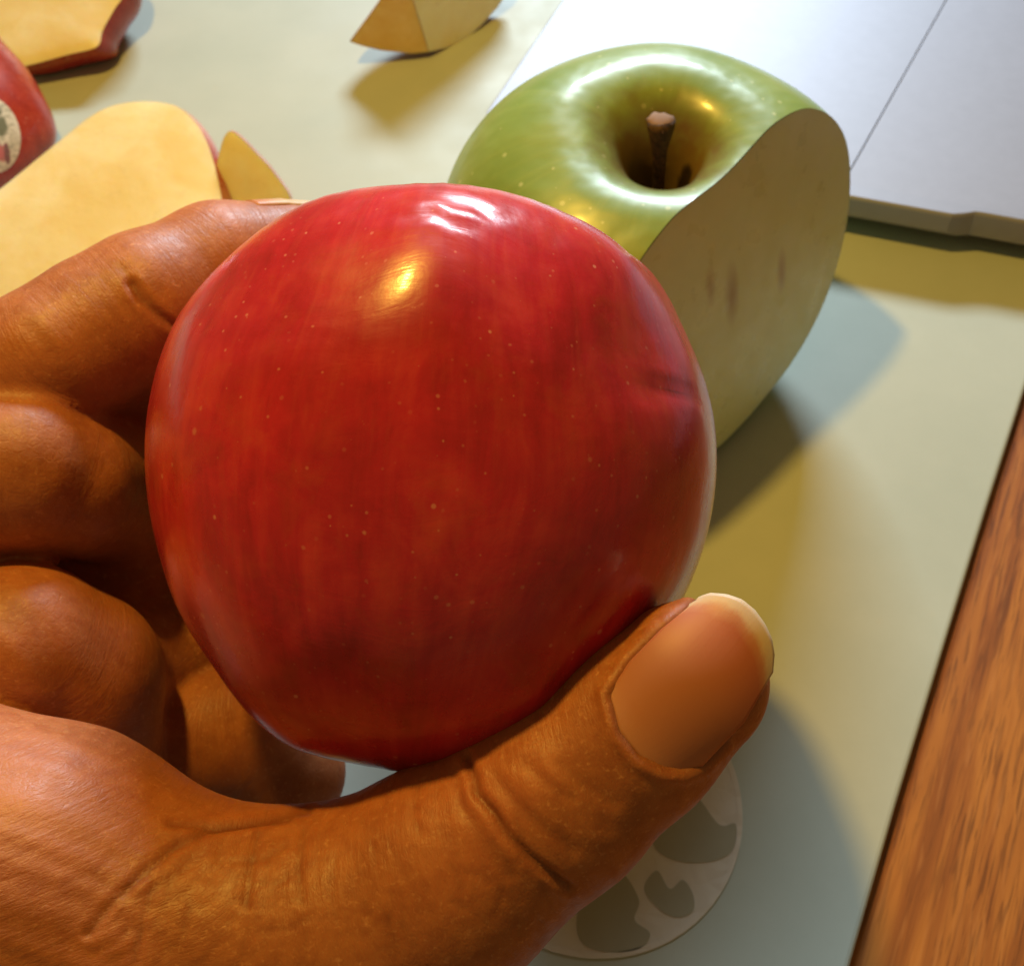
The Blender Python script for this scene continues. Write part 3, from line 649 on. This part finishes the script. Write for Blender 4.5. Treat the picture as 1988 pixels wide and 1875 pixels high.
# nail beds
NTIP = [(1347, 1176), (1360, 1163), (1380, 1155), (1412, 1157), (1441, 1167), (1465, 1187), (1483, 1212), (1495, 1238), (1500, 1268), (1496, 1302)]
NAIL = [(1185, 1349), (1225, 1287), (1285, 1226)] + NTIP + [(1441, 1398), (1360, 1482), (1325, 1496), (1292, 1494), (1240, 1468), (1203, 1420)]
def inpoly(px, py, poly):
    c = np.zeros(len(px), bool)
    for (x0, y0), (x1, y1) in zip(poly, poly[1:]+poly[:1]):
        m = ((y0 > py) != (y1 > py)); xi = x0+(py-y0)*(x1-x0)/((y1-y0) if y1 != y0 else 1); c ^= m & (px < xi)
    return c
dn_ = polyd(px, py, NAIL+NAIL[:1]); inn = inpoly(px, py, NAIL); sd_ = np.where(inn, -dn_, dn_); mt_ = np.isin(lab, GRP['T'])*vis
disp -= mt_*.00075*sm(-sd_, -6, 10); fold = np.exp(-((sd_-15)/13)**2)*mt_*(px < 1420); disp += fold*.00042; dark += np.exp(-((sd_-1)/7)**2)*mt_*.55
# knuckle of the last joint: slight hollow before the nail
disp -= mt_*.0003*np.exp(-(((px-1160)/60)**2+((py-1470)/110)**2))
Vh = Vh+Nh*disp[:, None]
hand = empty('person', tuple(P(-300, 1500, .14)), 'bare brown hand of a person holding the red apple, thumb nail in front', 'person')
ho = mesh_obj('hand', Vh, Qh, M_SKIN); set_attr(ho, 'skin', np.stack([s_coord, np.clip(dark, 0, 1), np.clip(sheen, 0, 1)], 1)); keep(ho, hand)
# thumb nail
NODF = (np.array([P(1205, 1432, .1220), P(1335, 1322, .1218), P(1425, 1238, .1218)]), np.array([172*.122/F, 163*.122/F, 150*.122/F]))
NOD['former'] = NODF
def ray_hit(x, y, name, off):
    d = P(x, y, 1.0)-C0; L = np.linalg.norm(d); d = d/L; t = .095
    for _ in range(60):
        q = C0+d*t; s = chain_d(q[None], name, .003)[0]-off
        if s < 1e-6: break
        t += max(s*.8, 1e-6)
        if t > .16: return None
    return q
def poly_at(pts, t):
    pts = np.array(pts, float); L = np.concatenate([[0], np.cumsum(np.linalg.norm(np.diff(pts, axis=0), axis=1))]); L /= L[-1]
    return np.stack([np.interp(t, L, pts[:, 0]), np.interp(t, L, pts[:, 1])], -1)
nu, nv = 44, 32; tu = np.linspace(0, 1, nu); tv = np.linspace(0, 1, nv)
up_ = poly_at(NAIL[:4], tu); dn3 = poly_at([(1292, 1494), (1325, 1496), (1360, 1482), (1441, 1398), (1496, 1302)], tu)
bs_ = poly_at([(1185, 1349), (1203, 1420), (1240, 1468), (1292, 1494)], tv); tp_ = poly_at(NTIP, tv)
V, UVN = [], []
for i, a in enumerate(tu):
    for j, b in enumerate(tv):
        q = (1-b)*up_[i]+b*dn3[i]+(1-a)*bs_[j]+a*tp_[j]-((1-a)*(1-b)*up_[0]+(1-a)*b*dn3[0]+a*(1-b)*up_[-1]+a*b*dn3[-1])
        hpt = ray_hit(q[0], q[1], 'former', -.0001); V.append(hpt if hpt is not None else V[-1]); UVN.append((a, b, 0))
V = np.array(V).reshape(nu, nv, 3)
for _ in range(3): V[1:-1, 1:-1] = (V[:-2, 1:-1]+V[2:, 1:-1]+V[1:-1, :-2]+V[1:-1, 2:])/4
V = V.reshape(-1, 3); Fn = [(i*nv+j, (i+1)*nv+j, (i+1)*nv+j+1, i*nv+j+1) for i in range(nu-1) for j in range(nv-1)]
t = NT('nail'); a_ = t.n('ShaderNodeSeparateXYZ', {0: t.attr('nuv')}); uu = t.math('ADD', a_.outputs[0], t.math('MULTIPLY', t.math('SUBTRACT', t.noise(t.attr('nuv'), 5, 5, .65), .5), .10))
vb = t.math('MULTIPLY', t.math('POWER', t.math('ABSOLUTE', t.math('SUBTRACT', a_.outputs[1], .45)), 2.0), .12); uu = t.math('ADD', uu, vb)
cN = t.ramp(uu, [(.02, (.46, .20, .11)), (.15, (.45, .175, .09)), (.5, (.41, .14, .062)), (.84, (.42, .12, .055)), (.90, (.48, .20, .10)), (.945, (.56, .39, .24)), (1.0, (.56, .45, .33))])
ridge = t.noise(t.vmul(t.attr('nuv'), (2, 60, 1)), 1.0, 2)
t.set(Base_Color=cN, Roughness=.46, Specular_IOR_Level=.35, Subsurface_Weight=.2, Subsurface_Radius=(1, .5, .3), Subsurface_Scale=.001, Normal=t.bump(ridge, .08, .00015))
M_NAIL = t.m
no = mesh_obj('thumbnail', V, Fn, M_NAIL); set_attr(no, 'nuv', UVN)
md = no.modifiers.new('thick', 'SOLIDIFY'); md.thickness = .00045; md.offset = -1 if True else 1
keep(no, hand)
# nail of the index finger, seen edge-on at its upper far side
pI, rI = NOD['index']; a, b = pI[-2], pI[-1]; dI = (b-a)/np.linalg.norm(b-a); upI = Y0*.92-B0*.40; upI -= dI*(upI@dI); upI /= np.linalg.norm(upI); sdI = np.cross(dI, upI)
V, UVI = [], []
for i in range(16):
    for j in range(13):
        s_ = i/15; th = (j/12-.5)*1.9; c = b+dI*(-.0045+.0105*s_); r = (rI[-1]+.00025)*(1-.10*s_*s_*(1 if s_ > .5 else .5)); V.append(c+upI*math.cos(th)*r+sdI*math.sin(th)*r*.95); UVI.append((.86+.14*s_, j/12, 0))
oi = mesh_obj('fingernail', V, [(i*13+j, (i+1)*13+j, (i+1)*13+j+1, i*13+j+1) for i in range(15) for j in range(12)], M_NAIL); set_attr(oi, 'nuv', UVI)
md = oi.modifiers.new('thick', 'SOLIDIFY'); md.thickness = .0004; keep(oi, hand)
